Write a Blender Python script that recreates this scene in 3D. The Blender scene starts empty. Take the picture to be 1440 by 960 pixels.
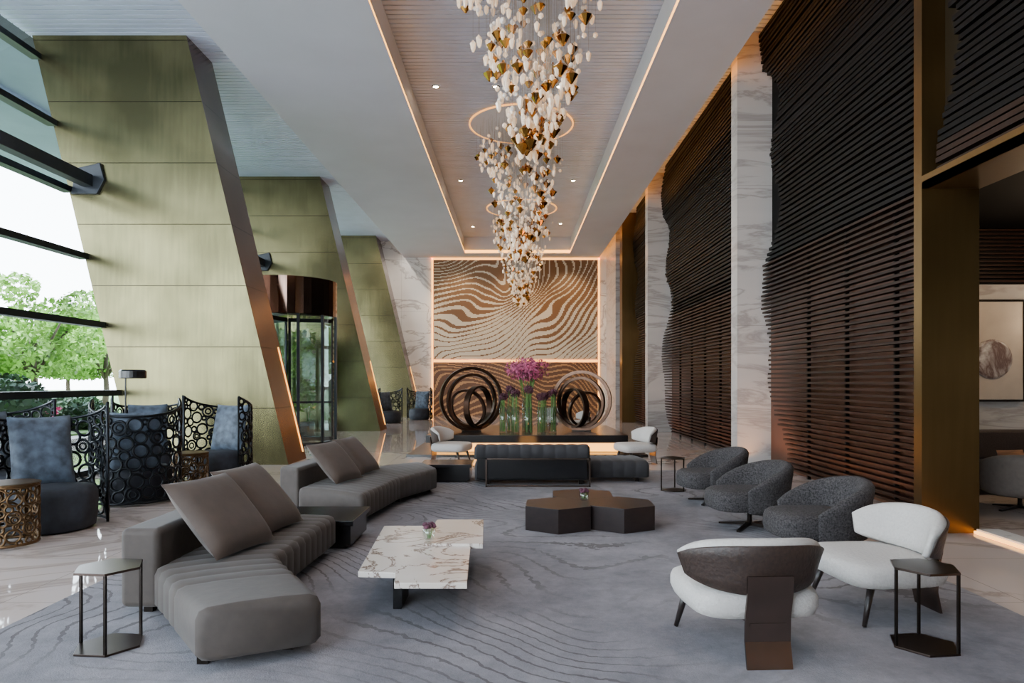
import bpy, math, random
from math import sin, cos, pi, radians, sqrt
from mathutils import Vector, Matrix
random.seed(7)
SC=bpy.context.scene
COL=SC.collection

# ------------------------------------------------------------------ materials
def nt(name):
    m=bpy.data.materials.new(name); m.use_nodes=True
    t=m.node_tree; b=t.nodes['Principled BSDF']
    return m,t,b
def N(t,typ,**kw):
    n=t.nodes.new(typ)
    for k,v in kw.items():
        if k in n.inputs: n.inputs[k].default_value=v
        else: setattr(n,k,v)
    return n
def ramp(t,stops):
    r=t.nodes.new('ShaderNodeValToRGB'); e=r.color_ramp.elements
    while len(e)<len(stops): e.new(0.5)
    for i,(p,c) in enumerate(stops):
        e[i].position=p; e[i].color=(c[0],c[1],c[2],1)
    return r
def mth(t,op,a,b=None,c=None):
    n=t.nodes.new('ShaderNodeMath'); n.operation=op
    for i,v in enumerate((a,b,c)):
        if v is None: continue
        if isinstance(v,(int,float)): n.inputs[i].default_value=v
        else: t.links.new(v,n.inputs[i])
    return n.outputs[0]
def coords(t,world=False,scale=(1,1,1)):
    if world:
        g=t.nodes.new('ShaderNodeNewGeometry'); o=g.outputs['Position']
    else:
        g=t.nodes.new('ShaderNodeTexCoord'); o=g.outputs['Object']
    mp=t.nodes.new('ShaderNodeMapping'); mp.inputs['Scale'].default_value=scale
    t.links.new(o,mp.inputs['Vector']); return mp.outputs[0]
def mat(name,col,rough=0.5,metal=0.0,var=0.15,scale=6.0,bump=0.0,stretch=(1,1,1),emit=None,es=0,world=False,sheen=0,spec=None,bscale=None,coat=0):
    m,t,b=nt(name)
    v=coords(t,world,stretch)
    n=N(t,'ShaderNodeTexNoise',Scale=scale,Detail=5.0); t.links.new(v,n.inputs['Vector'])
    lo=[max(0,c*(1-var)) for c in col]; hi=[min(1,c*(1+var)) for c in col]
    r=ramp(t,[(0.3,lo),(0.7,hi)]); t.links.new(n.outputs['Fac'],r.inputs[0])
    t.links.new(r.outputs[0],b.inputs['Base Color'])
    b.inputs['Roughness'].default_value=rough; b.inputs['Metallic'].default_value=metal
    if emit: b.inputs['Emission Color'].default_value=(*emit,1); b.inputs['Emission Strength'].default_value=es
    if sheen: b.inputs['Sheen Weight'].default_value=sheen
    if spec is not None: b.inputs['Specular IOR Level'].default_value=spec
    if coat: b.inputs['Coat Weight'].default_value=coat
    if bump:
        n2=n
        if bscale:
            n2=N(t,'ShaderNodeTexNoise',Scale=bscale,Detail=3.0); t.links.new(v,n2.inputs['Vector'])
        bp=N(t,'ShaderNodeBump',Strength=bump,Distance=0.02); t.links.new(n2.outputs['Fac'],bp.inputs['Height']); t.links.new(bp.outputs[0],b.inputs['Normal'])
    return m
def marble(name,base,vein,scale=0.5,rough=0.25,tile=None,amt=0.045,base2=None,world=True,stretch=(1,1,1)):
    m,t,b=nt(name); v=coords(t,world); vs=coords(t,world,stretch)
    n=N(t,'ShaderNodeTexNoise',Scale=scale,Detail=7.0,Roughness=0.6,Distortion=1.2); t.links.new(vs,n.inputs['Vector'])
    d=mth(t,'ABSOLUTE',mth(t,'SUBTRACT',n.outputs['Fac'],0.5))
    r=ramp(t,[(0.0,vein),(amt,base)]); t.links.new(d,r.inputs[0])
    n2=N(t,'ShaderNodeTexNoise',Scale=scale*0.8,Detail=4.0); t.links.new(vs,n2.inputs['Vector'])
    r2=ramp(t,[(0.35,(1,1,1)),(0.7,base2 or (0.85,0.85,0.86))]); t.links.new(n2.outputs['Fac'],r2.inputs[0])
    mx=N(t,'ShaderNodeMixRGB',blend_type='MULTIPLY'); mx.inputs[0].default_value=1
    t.links.new(r.outputs[0],mx.inputs[1]); t.links.new(r2.outputs[0],mx.inputs[2])
    out=mx.outputs[0]
    if tile:
        sp=t.nodes.new('ShaderNodeSeparateXYZ'); t.links.new(v,sp.inputs[0])
        ms=[]
        for ax,per in tile:
            fr=mth(t,'FRACT',mth(t,'DIVIDE',sp.outputs[ax],per))
            ms.append(mth(t,'LESS_THAN',fr,0.006/per))
        s=ms[0]
        for q in ms[1:]: s=mth(t,'MAXIMUM',s,q)
        mm=N(t,'ShaderNodeMixRGB'); t.links.new(s,mm.inputs[0]); t.links.new(out,mm.inputs[1]); mm.inputs[2].default_value=(vein[0]*.6,vein[1]*.6,vein[2]*.6,1)
        out=mm.outputs[0]
    t.links.new(out,b.inputs['Base Color']); b.inputs['Roughness'].default_value=rough
    return m
def emis(name,col,s):
    m,t,b=nt(name); b.inputs['Base Color'].default_value=(*col,1)
    b.inputs['Emission Color'].default_value=(*col,1); b.inputs['Emission Strength'].default_value=s
    return m
def glassm(name,col=(1,1,1),refl=0.03,k=0.5):
    m=bpy.data.materials.new(name); m.use_nodes=True; t=m.node_tree
    t.nodes.clear(); o=t.nodes.new('ShaderNodeOutputMaterial'); tr=t.nodes.new('ShaderNodeBsdfTransparent'); tr.inputs[0].default_value=(*col,1)
    g=t.nodes.new('ShaderNodeBsdfGlossy'); g.inputs['Roughness'].default_value=0.02
    lw=t.nodes.new('ShaderNodeLayerWeight'); lw.inputs[0].default_value=0.5
    ad=mth(t,'ADD',mth(t,'MULTIPLY',mth(t,'POWER',lw.outputs['Facing'],4.0),k),refl)
    mx=t.nodes.new('ShaderNodeMixShader'); t.links.new(ad,mx.inputs[0]); t.links.new(tr.outputs[0],mx.inputs[1]); t.links.new(g.outputs[0],mx.inputs[2]); t.links.new(mx.outputs[0],o.inputs[0])
    return m
def brass_panel(name,col,col2,pitch=1.15,rough=0.33,metal=0.9):
    m,t,b=nt(name); v=coords(t,True)
    st=coords(t,True,(5,5,0.35))
    n=N(t,'ShaderNodeTexNoise',Scale=3.0,Detail=4.0); t.links.new(st,n.inputs['Vector'])
    n2=N(t,'ShaderNodeTexNoise',Scale=0.5,Detail=3.0); t.links.new(v,n2.inputs['Vector'])
    s=mth(t,'ADD',mth(t,'MULTIPLY',n.outputs['Fac'],0.14),mth(t,'MULTIPLY',n2.outputs['Fac'],0.86))
    r=ramp(t,[(0.35,col),(0.65,col2)]); t.links.new(s,r.inputs[0])
    sp=t.nodes.new('ShaderNodeSeparateXYZ'); t.links.new(v,sp.inputs[0])
    l=mth(t,'LESS_THAN',mth(t,'FRACT',mth(t,'DIVIDE',mth(t,'ADD',sp.outputs[2],0.1),pitch)),0.015/pitch)
    mm=N(t,'ShaderNodeMixRGB'); t.links.new(l,mm.inputs[0]); t.links.new(r.outputs[0],mm.inputs[1]); mm.inputs[2].default_value=(0.03,0.025,0.015,1)
    t.links.new(mm.outputs[0],b.inputs['Base Color']); b.inputs['Roughness'].default_value=rough; b.inputs['Metallic'].default_value=metal
    return m
M={}
M['ceil']=mat('painted_ceiling',(0.55,0.58,0.65),0.85,var=0.03,scale=1,world=True)
M['rib']=mat('ribbed_panel',(0.46,0.53,0.66),0.7,var=0.05,scale=2,world=True)
M['void']=mat('ceiling_void',(0.05,0.058,0.072),0.9)
M['mwall']=marble('white_marble',(0.74,0.71,0.67),(0.40,0.36,0.33),0.35,0.25,tile=[(2,2.4),(0,2.6)],amt=0.03,stretch=(1,1,1.8))
M['pil']=marble('striated_marble',(0.48,0.45,0.42),(0.31,0.28,0.26),0.6,0.3,tile=[(2,2.6)],stretch=(.5,.5,2.6))
M['floor']=marble('polished_cream_marble',(0.56,0.47,0.425),(0.38,0.31,0.27),0.5,0.04,tile=[(0,1.2),(1,1.2)],amt=0.03)
M['brass']=brass_panel('brushed_brass_panels',(0.075,0.070,0.034),(0.20,0.182,0.090),rough=0.27)
M['bronze']=brass_panel('bronze_side',(0.11,0.073,0.060),(0.20,0.135,0.11),rough=0.24)
M['gbrass']=brass_panel('gold_jamb',(0.11,0.064,0.022),(0.19,0.115,0.044),pitch=50,rough=0.32)
M['frame']=mat('dark_aluminium',(0.012,0.017,0.024),0.4,0.3)
M['steel']=mat('painted_steel',(0.022,0.028,0.037),0.45,0.2)
M['glass']=glassm('window_glass',(0.90,0.95,0.97),0.02)
M['dglass']=glassm('door_glass',(0.88,0.96,0.94),0.16)
M['vglass']=glassm('vase_glass',(0.94,0.98,0.97),0.08)
M['led']=emis('warm_led',(1.0,0.42,0.07),5.0)
M['ledb']=emis('warm_led_strip',(1.0,0.42,0.07),4)
M['ring']=emis('dim_ring_led',(1.0,0.42,0.09),1.8)
M['leds']=emis('soft_led',(1.0,0.45,0.10),4)
M['bulb']=emis('bulb',(1.0,0.72,0.45),120)
M['slatd']=mat('black_slats',(0.0022,0.0019,0.0022),0.5,var=0.4,scale=3,stretch=(1,.3,8),world=True,spec=.13)
M['slatb']=mat('warm_lit_timber_slats',(0.017,0.0062,0.0034),0.45,var=0.5,scale=3,stretch=(1,.3,8),world=True,spec=.18)  # warm light on the lower slats is mixed into this brown
M['backd']=mat('dark_backing',(0.003,0.0026,0.0026),0.7,spec=.1)
M['backb']=mat('bronze_backing',(0.10,0.036,0.017),0.4,0.4,world=True,scale=1)
M['upper']=mat('upper_bronze_panel',(0.030,0.021,0.011),0.4,0.6,world=True,scale=1)
M['sofa']=mat('taupe_velvet',(0.048,0.036,0.029),0.75,var=0.12,scale=14,sheen=0.10,bump=0.1)
M['sofad']=mat('charcoal_velvet',(0.018,0.016,0.018),0.75,var=0.12,scale=14,sheen=0.08)
M['cush']=mat('brown_velvet',(0.062,0.041,0.030),0.7,var=0.15,scale=10,sheen=0.12,bump=0.1)
M['white']=mat('ivory_boucle',(0.45,0.425,0.40),0.9,var=0.06,scale=60,bump=0.35)
M['shell']=mat('dark_leather_shell',(0.028,0.016,0.012),0.5,var=0.4,scale=50,bump=0.2)
M['wood']=mat('dark_wood',(0.014,0.009,0.008),0.4,var=0.4,scale=3,stretch=(1,1,8))
M['bmetal']=mat('smoked_bronze',(0.17,0.125,0.105),0.24,1.0,var=0.1)
M['tmetal']=mat('dark_bronze_table',(0.075,0.056,0.048),0.30,1.0,var=0.1)
M['dmetal']=mat('dark_bronze',(0.030,0.024,0.021),0.3,0.9,var=0.1)
M['sculpt']=mat('patinated_bronze',(0.075,0.042,0.028),0.28,0.9,var=0.25)
M['black']=mat('black_lacquer',(0.005,0.005,0.006),0.22)
M['tweed']=mat('grey_tweed',(0.034,0.030,0.031),0.9,var=0.95,scale=70,bump=0.5)
M['lblack']=mat('black_iron',(0.005,0.007,0.010),0.4,0.6)
M['lbronze']=mat('antique_bronze',(0.11,0.062,0.027),0.4,0.8)
M['blue']=mat('blue_jacquard',(0.066,0.09,0.125),0.6,var=0.6,scale=9,sheen=0.2)
M['blued']=mat('slate_upholstery',(0.017,0.020,0.028),0.75,var=0.3,scale=12)
M['cmar']=marble('calacatta_marble',(0.64,0.59,0.54),(0.15,0.09,0.065),1.7,0.12,amt=0.022,base2=(0.9,0.84,0.78),world=False)
M['hexw']=mat('stained_oak',(0.014,0.008,0.0075),0.35,var=0.35,scale=4,stretch=(1,6,6))
M['crystal']=mat('glowing_frosted_crystal',(0.72,0.62,0.52),0.10,var=0.05,emit=(1.0,0.60,0.28),es=0.45,coat=0.5)  # warm emission painted in so the drops look lit
M['pebble']=mat('glowing_white_porcelain',(0.68,0.64,0.60),0.35,var=0.04,emit=(1,0.68,0.42),es=0.10)  # faint warm emission painted in, though the pebbles are no lamps
M['gold']=mat('polished_gold',(0.45,0.22,0.045),0.14,1.0,var=0.1)
M['wire']=mat('steel_wire',(0.25,0.23,0.21),0.4,0.6)
M['leaf']=mat('leaf_green',(0.15,0.31,0.04),0.6,var=0.6,scale=0.8,world=True)
M['leafd']=mat('hedge_green',(0.02,0.055,0.017),0.6,var=0.5,scale=2,world=True)
M['bark']=mat('bark',(0.07,0.05,0.035),0.9)
M['stem']=mat('green_stems',(0.09,0.20,0.04),0.5,var=0.4,scale=20)
M['purple']=mat('magenta_petals',(0.34,0.06,0.14),0.55,var=0.75,scale=8)
M['plum']=mat('plum_petals',(0.07,0.016,0.035),0.6,var=0.6,scale=20)
M['pave']=mat('pale_paving',(0.50,0.48,0.45),0.8,var=0.1,scale=0.4,world=True)
M['grass']=mat('lawn',(0.12,0.22,0.055),0.9,var=0.3,scale=1,world=True)
M['conc']=mat('grey_concrete_canopy',(0.17,0.235,0.30),0.8,var=0.1,scale=0.7,world=True)
M['beige']=mat('beige_upholstery',(0.14,0.115,0.10),0.8,var=0.1,scale=20)
M['orange']=mat('striped_pillow',(0.20,0.08,0.03),0.7,var=0.8,scale=3,stretch=(1,1,14))
M['gold2']=mat('bronze_mirror_header',(0.24,0.155,0.12),0.10,1.0,var=0.1,stretch=(5,5,.2))
M['canvas']=mat('beige_panel',(0.42,0.36,0.30),0.7,var=0.08,scale=3)

def carpet_mat():
    m,t,b=nt('contour_rug'); v=coords(t,True)
    n=N(t,'ShaderNodeTexNoise',Scale=0.30,Detail=2.0,Roughness=0.45,Distortion=0.3); t.links.new(v,n.inputs['Vector'])
    sp=t.nodes.new('ShaderNodeSeparateXYZ'); t.links.new(v,sp.inputs[0])
    fld=mth(t,'ADD',mth(t,'MULTIPLY',n.outputs['Fac'],34.0),mth(t,'ADD',mth(t,'MULTIPLY',sp.outputs[1],4.2),mth(t,'MULTIPLY',sp.outputs[0],3.2)))
    fine=N(t,'ShaderNodeTexNoise',Scale=14.0,Detail=4.0); t.links.new(v,fine.inputs['Vector'])
    ff=mth(t,'FRACT',mth(t,'ADD',fld,mth(t,'MULTIPLY',fine.outputs['Fac'],0.5)))
    ln=mth(t,'LESS_THAN',mth(t,'ABSOLUTE',mth(t,'SUBTRACT',ff,0.5)),0.085)
    n3=N(t,'ShaderNodeTexNoise',Scale=0.45,Detail=2.0); t.links.new(v,n3.inputs['Vector'])
    msk=mth(t,'SUBTRACT',n3.outputs['Fac'],mth(t,'MULTIPLY',sp.outputs[0],0.022))
    rm=ramp(t,[(0.42,(0.06,)*3),(0.56,(1,)*3)]); t.links.new(msk,rm.inputs[0])
    lf=mth(t,'MULTIPLY',ln,mth(t,'MULTIPLY',rm.outputs[0],0.65))
    n2=N(t,'ShaderNodeTexNoise',Scale=0.9,Detail=9.0,Roughness=0.8); t.links.new(v,n2.inputs['Vector'])
    base=ramp(t,[(0.35,(0.120,0.116,0.130)),(0.65,(0.250,0.238,0.255))]); t.links.new(n2.outputs['Fac'],base.inputs[0])
    mx=N(t,'ShaderNodeMixRGB'); t.links.new(lf,mx.inputs[0]); t.links.new(base.outputs[0],mx.inputs[1]); mx.inputs[2].default_value=(0.040,0.031,0.030,1)
    t.links.new(mx.outputs[0],b.inputs['Base Color']); b.inputs['Roughness'].default_value=0.95
    bp=N(t,'ShaderNodeBump',Strength=0.3,Distance=0.01); fn=N(t,'ShaderNodeTexNoise',Scale=120.0); t.links.new(v,fn.inputs['Vector']); t.links.new(fn.outputs['Fac'],bp.inputs['Height']); t.links.new(bp.outputs[0],b.inputs['Normal'])
    return m
M['rug']=carpet_mat()

def art_mat(name,dark,light,cx,cz,freq,t0,t1,nk=4.5,zb=2.6,ns=0.20,lo=0.25,hi=0.55,nv=1.3,zk=0.2):
    m,t,b=nt(name)
    g=t.nodes.new('ShaderNodeNewGeometry')
    sn=t.nodes.new('ShaderNodeVectorMath'); sn.operation='SNAP'; sn.inputs[1].default_value=(0.05,50,0.036)
    t.links.new(g.outputs['Position'],sn.inputs[0])
    sp=t.nodes.new('ShaderNodeSeparateXYZ'); t.links.new(sn.outputs[0],sp.inputs[0])
    n=N(t,'ShaderNodeTexNoise',Scale=ns,Detail=1.0,Distortion=0.5); t.links.new(sn.outputs[0],n.inputs['Vector'])
    dx=mth(t,'SUBTRACT',sp.outputs[0],cx); dz=mth(t,'MULTIPLY',mth(t,'SUBTRACT',sp.outputs[2],cz),1.15)
    r=mth(t,'SQRT',mth(t,'ADD',mth(t,'MULTIPLY',dx,dx),mth(t,'MULTIPLY',dz,dz)))
    fld=mth(t,'ADD',mth(t,'MULTIPLY',r,freq),mth(t,'MULTIPLY',n.outputs['Fac'],freq*nk))
    f=mth(t,'FRACT',fld)
    n2=N(t,'ShaderNodeTexNoise',Scale=0.35,Detail=1.0); t.links.new(sn.outputs[0],n2.inputs['Vector'])
    gr=mth(t,'ADD',mth(t,'MULTIPLY',mth(t,'SUBTRACT',sp.outputs[2],zb),zk),mth(t,'ADD',mth(t,'MULTIPLY',sp.outputs[0],0.03),mth(t,'MULTIPLY',mth(t,'SUBTRACT',n2.outputs['Fac'],0.5),nv)))
    mr=t.nodes.new('ShaderNodeMapRange'); mr.inputs['From Min'].default_value=lo; mr.inputs['From Max'].default_value=hi; mr.inputs['To Min'].default_value=t0; mr.inputs['To Max'].default_value=t1
    t.links.new(gr,mr.inputs['Value'])
    w=mth(t,'GREATER_THAN',f,mr.outputs[0])
    mx=N(t,'ShaderNodeMixRGB'); t.links.new(w,mx.inputs[0]); mx.inputs[1].default_value=(*dark,1); mx.inputs[2].default_value=(*light,1)
    t.links.new(mx.outputs[0],b.inputs['Base Color']); b.inputs['Roughness'].default_value=0.45
    return m
M['art']=art_mat('mosaic_relief',(0.16,0.07,0.018),(0.56,0.47,0.35),-3.4,8.2,4.3,0.20,0.74,nk=3.6,ns=0.26,lo=0.15,hi=0.50,zk=.18,nv=1.0)
M['art2']=art_mat('lower_relief',(0.11,0.042,0.012),(0.40,0.20,0.075),-2.0,-3.0,4.5,0.66,0.76)

# ------------------------------------------------------------------ mesh helpers
class MB:
    def __init__(s): s.v=[]; s.f=[]; s.m=[]
    def add(s,vs,fs,mi=0):
        b=len(s.v); s.v+= [tuple(p) for p in vs]
        for f in fs: s.f.append([b+i for i in f]); s.m.append(mi)
        return s
    def box(s,x0,x1,y0,y1,z0,z1,mi=0):
        return s.add([(x0,y0,z0),(x1,y0,z0),(x1,y1,z0),(x0,y1,z0),(x0,y0,z1),(x1,y0,z1),(x1,y1,z1),(x0,y1,z1)],
          [(0,3,2,1),(4,5,6,7),(0,1,5,4),(1,2,6,5),(2,3,7,6),(3,0,4,7)],mi)
    def prism(s,poly,z0,z1,mi=0):
        n=len(poly)
        return s.add([(x,y,z0) for x,y in poly]+[(x,y,z1) for x,y in poly],
          [tuple(range(n-1,-1,-1)),tuple(range(n,2*n))]+[(i,(i+1)%n,n+(i+1)%n,n+i) for i in range(n)],mi)
    def loft(s,rings,closed=False,cap=True,mi=0):
        k=len(rings[0]); vs=[p for r in rings for p in r]; fs=[]; n=len(rings)
        for i in range(n if closed else n-1):
            a=i*k; b=((i+1)%n)*k
            for j in range(k): fs.append((a+j,a+(j+1)%k,b+(j+1)%k,b+j))
        if cap and not closed: fs.append(tuple(range(k-1,-1,-1))); fs.append(tuple((n-1)*k+j for j in range(k)))
        return s.add(vs,fs,mi)
    def lathe(s,prof,n=20,c=(0,0,0),mi=0,sx=1,sy=1):
        rings=[[(c[0]+r*sx*cos(2*pi*j/n),c[1]+r*sy*sin(2*pi*j/n),c[2]+z) for j in range(n)] for r,z in prof]
        return s.loft(rings,mi=mi)
    def tube(s,pts,r,n=6,closed=False,mi=0,r2=None):
        pts=[Vector(p) for p in pts]; rings=[]; L=len(pts)
        for i,p in enumerate(pts):
            if closed: d=pts[(i+1)%L]-pts[i-1]
            else: d=pts[min(i+1,L-1)]-pts[max(i-1,0)]
            d.normalize(); up=Vector((0,0,1)) if abs(d.z)<0.9 else Vector((0,1,0))
            a=d.cross(up).normalized(); b=a.cross(d)
            rr=r if r2 is None else r+(r2-r)*i/max(1,L-1)
            rings.append([tuple(p+a*rr*cos(2*pi*j/n)+b*rr*sin(2*pi*j/n)) for j in range(n)])
        return s.loft(rings,closed=closed,mi=mi)
    def torus(s,c,R,r,mx=None,n=24,k=6,mi=0,band=None):
        rings=[]
        for i in range(n):
            a=2*pi*i/n; ring=[]
            if band:
                pr=[(-r,-band),(r,-band),(r,band),(-r,band)]
            else: pr=[(r*cos(2*pi*j/k),r*sin(2*pi*j/k)) for j in range(k)]
            for dr,dz in pr:
                p=Vector(((R+dr)*cos(a),(R+dr)*sin(a),dz))
                if mx is not None: p=mx@p
                ring.append(tuple(p+Vector(c)))
            rings.append(ring)
        return s.loft(rings,closed=True,mi=mi)
    def obj(s,name,mats,parent=None,off=(0,0,0),loc=None,rot=(0,0,0),smooth=False,bevel=0,seg=3,sub=0,**props):
        me=bpy.data.meshes.new(name)
        vs=[(x-off[0],y-off[1],z-off[2]) for x,y,z in s.v] if any(off) else s.v
        me.from_pydata(vs,[],s.f)
        if not isinstance(mats,(list,tuple)): mats=[mats]
        for q in mats: me.materials.append(M[q] if isinstance(q,str) else q)
        for p,mi in zip(me.polygons,s.m): p.material_index=mi; p.use_smooth=smooth or bevel>0
        import bmesh
        bm=bmesh.new(); bm.from_mesh(me); bmesh.ops.recalc_face_normals(bm,faces=bm.faces); bm.to_mesh(me); bm.free()
        o=bpy.data.objects.new(name,me); COL.objects.link(o)
        if parent is not None: o.parent=parent
        if loc is not None: o.location=loc
        elif any(off) and parent is None: o.location=off
        o.rotation_euler=rot
        if bevel:
            md=o.modifiers.new('Bevel','BEVEL'); md.width=bevel; md.segments=seg; md.limit_method='ANGLE'; md.harden_normals=True
        if sub:
            md=o.modifiers.new('Sub','SUBSURF'); md.levels=sub; md.render_levels=sub
        for k,v in props.items(): o[k]=v
        return o
def thing(name,label,cat,loc=(0,0,0),rz=0,group=None):
    e=bpy.data.objects.new(name,None); e.empty_display_size=0.2; COL.objects.link(e)
    e.location=loc; e.rotation_euler=(0,0,rz); e['label']=label; e['category']=cat
    if group: e['group']=group
    return e
def dup(root,loc,rz=None,label=None):
    r=root.copy(); COL.objects.link(r); r.location=loc
    if rz is not None: r.rotation_euler=(0,0,rz)
    if label: r['label']=label
    def rec(src,dst):
        for c in src.children:
            k=c.copy(); COL.objects.link(k); k.parent=dst; rec(c,k)
    rec(root,r)
    return r
def struct(o,label=None):
    o['kind']='structure'
    return o
def facing(fx,fy):
    return math.atan2(-fx,fy)

def channel_body(mb,Ls,Rs,z0,z1,pitch=0.13,smooth_end=0.0,amp=0.014,r=0.06,smooth_start=0.0):
    segs=[]; tot=0
    for i in range(len(Ls)-1):
        m0=((Ls[i][0]+Rs[i][0])/2,(Ls[i][1]+Rs[i][1])/2); m1=((Ls[i+1][0]+Rs[i+1][0])/2,(Ls[i+1][1]+Rs[i+1][1])/2)
        l=math.dist(m0,m1); segs.append((tot,l)); tot+=l
    n=int((tot)/pitch*10); rings=[]
    def ring(s,inset=0):
        for i,(a,l) in enumerate(segs):
            if s<=a+l+1e-6: break
        t=min(1,max(0,(s-a)/l))
        L=Vector((Ls[i][0]+(Ls[i+1][0]-Ls[i][0])*t,Ls[i][1]+(Ls[i+1][1]-Ls[i][1])*t)); R=Vector((Rs[i][0]+(Rs[i+1][0]-Rs[i][0])*t,Rs[i][1]+(Rs[i+1][1]-Rs[i][1])*t))
        w=(R-L).length; u=(R-L)/w
        if s<smooth_start or s>tot-smooth_end: p=amp
        else: p=amp*abs(sin(pi*(s-smooth_start)/pitch))**0.4
        p-=inset; q=amp
        zt=z1-amp+p; e0=-p+q; e1=w+p-q
        out=[(e0+.03,z0),(e0,z0+.03),(e0,zt-r),(e0+r*.3,zt-r*.3),(e0+r,zt),(w*.33,zt+.008),(w*.66,zt+.008),(e1-r,zt),(e1-r*.3,zt-r*.3),(e1,zt-r),(e1,z0+.03),(e1-.03,z0)]
        return [(L.x+u.x*a,L.y+u.y*a,z) for a,z in out]
    rings.append(ring(0,0.04))
    for i in range(n+1):
        s=tot*i/n; s=min(max(s,0.0),tot)
        if s<0.025 or s>tot-0.025: continue
        rings.append(ring(s))
    rings.append(ring(tot,0.04))
    mb.loft(rings); return tot
def pillow(mb,w,h,t,n=14):
    vs=[];fs=[]
    for sgn in (1,-1):
        b=len(vs)
        for i in range(n+1):
            for j in range(n+1):
                u=-1+2*i/n; v=-1+2*j/n
                th=t/2*(max(0,(1-abs(u)**3.2))*max(0,(1-abs(v)**3.2)))**0.5
                k=1-0.045*(1-abs(u)**2*1.0)*abs(v)**6; k2=1-0.045*(1-abs(v)**2)*abs(u)**6
                vs.append((u*w/2*k2,sgn*th,(v*k+1)*h/2))
        for i in range(n):
            for j in range(n):
                a=b+i*(n+1)+j
                f=(a,a+1,a+n+2,a+n+1); fs.append(f if sgn<0 else f[::-1])
    return mb.add(vs,fs)
def arc_shell(mb,amax,rx,ry,zb,zt,th,lean=0.0,n=28,rows=4,cy=0.0,mi=0):
    rings=[]
    for i in range(n+1):
        t=-1+2*i/n; a=t*amax; b,tp=zb(t),zt(t); e=1-abs(t)**8*0.7; tt=th*e
        prof=[(lean*k/rows,b+(tp-b)*k/rows) for k in range(rows+1)]
        prof.append((lean-tt*.2,tp+tt*.3)); prof.append((lean-tt*.5,tp+tt*.42)); prof.append((lean-tt*.8,tp+tt*.3))
        prof+=[(lean*k/rows-tt,b+(tp-b)*k/rows) for k in range(rows,-1,-1)]
        prof.append((-tt/2,b-tt*.3))
        rings.append([((rx+o)*sin(a),cy-(ry+o)*cos(a),z) for o,z in prof])
    mb.loft(rings,mi=mi)

# ------------------------------------------------------------------ ROOM SHELL
YB=-5.0; YF=31.5; CZ=7.29; TZ=8.05
o=MB().box(-12,9.0+3,YB,YF+0.4,-0.12,0).obj('floor','floor'); struct(o)
o=MB().box(-9.6,5.4,YB,YF+0.4,TZ+0.06,TZ+0.3).obj('ceiling','void'); struct(o)
mb=MB(); y=YB
while y<YF:
    mb.box(-9.1,4.94,y,y+0.115,TZ-0.0,TZ+0.05); y+=0.15
struct(mb.obj('ceiling_ribbed_panels','rib'))
mb=MB().box(-4.95,-2.26,YB,YF,CZ,TZ-0.01); struct(mb.obj('ceiling_band','ceil'))
mb=MB().box(2.55,3.8,YB,YF,CZ,TZ-0.01); struct(mb.obj('ceiling_band','ceil'))
mb=MB().box(-2.26,2.55,30.6,YF,CZ,TZ-0.01); struct(mb.obj('ceiling_band','ceil'))
# cove ledges with LEDs
struct(MB().box(-2.26,-2.20,YB,30.6,CZ,CZ+0.02).box(2.49,2.55,YB,30.6,CZ,CZ+0.02).box(-2.26,2.55,30.54,30.6,CZ,CZ+0.02)
       .box(3.8,3.92,YB,YF,CZ,CZ+0.02).box(-5.06,-4.95,YB,YF,CZ,CZ+0.02).obj('trim_1','ceil'))
struct(MB().box(-2.258,-2.235,YB,30.6,CZ+0.05,CZ+0.17).box(2.525,2.548,YB,30.6,CZ+0.05,CZ+0.17).box(-2.2,2.5,30.575,30.598,CZ+0.05,CZ+0.17).obj('trim_2','led'))
struct(MB().box(3.84,3.88,YB,YF,CZ+0.02,CZ+0.05).obj('trim_3',emis('slot_led',(1,.38,.07),30)))
struct(MB().box(-5.01,-4.98,YB,YF,CZ+0.02,CZ+0.04).obj('trim_4','leds'))
struct(MB().box(-9.5,5.0,YF,YF+0.3,0,TZ+0.1).obj('wall_far','mwall'))
ob=MB().box(-3.70,3.84,YF-0.10,YF-0.02,2.62,7.16).obj('mosaic_wall_artwork','art',off=(0.07,YF-0.06,4.9))
ob['label']='large brown and cream mosaic relief panel with swirling dotted lines'; ob['category']='wall art'
ob=MB().box(-3.70,3.84,YF-0.10,YF-0.02,0.0,2.45).obj('bronze_relief_panel','art2',off=(0.07,YF-0.06,1.2))
ob['label']='bronze relief wall panel with fine curved lines'; ob['category']='wall panel'
struct(MB().box(-3.80,-3.74,YF-0.08,YF-0.01,0,7.25).box(3.88,3.94,YF-0.08,YF-0.01,0,7.25).box(-3.8,3.94,YF-0.08,YF-0.01,7.19,7.25).box(-3.7,3.84,YF-0.14,YF-0.02,2.48,2.56).obj('trim_5','ledb'))
# right wall
struct(MB().box(4.80,4.86,7.2,12.7,0,TZ).box(4.95,5.1,12.7,YF,0,TZ+0.1).obj('wall_right','backd'))
struct(MB().box(4.76,4.80,7.2,12.65,0.0,3.65).box(4.90,4.95,13.1,26.2,0.0,3.65).obj('wall_right_bronze_backing','backb'))
struct(MB().box(4.15,4.94,12.7,13.05,0,TZ).obj('wall_right_pilaster','pil'))
struct(MB().box(4.15,4.94,21.2,21.6,0,TZ).obj('wall_right_pilaster','pil'))
struct(MB().box(4.15,4.94,26.2,26.8,0,TZ).obj('wall_right_pilaster','gbrass'))
struct(MB().box(4.25,4.94,28.6,YF,0,TZ).obj('wall_right_end','pil'))
struct(MB().box(4.18,4.77,7.0,7.14,0,TZ).obj('wall_right_jamb','gbrass'))
struct(MB().box(4.18,4.77,YB,7.0,3.53,3.60).box(4.18,4.24,YB,7.0,3.53,3.66).obj('trim_6','gbrass'))
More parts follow.
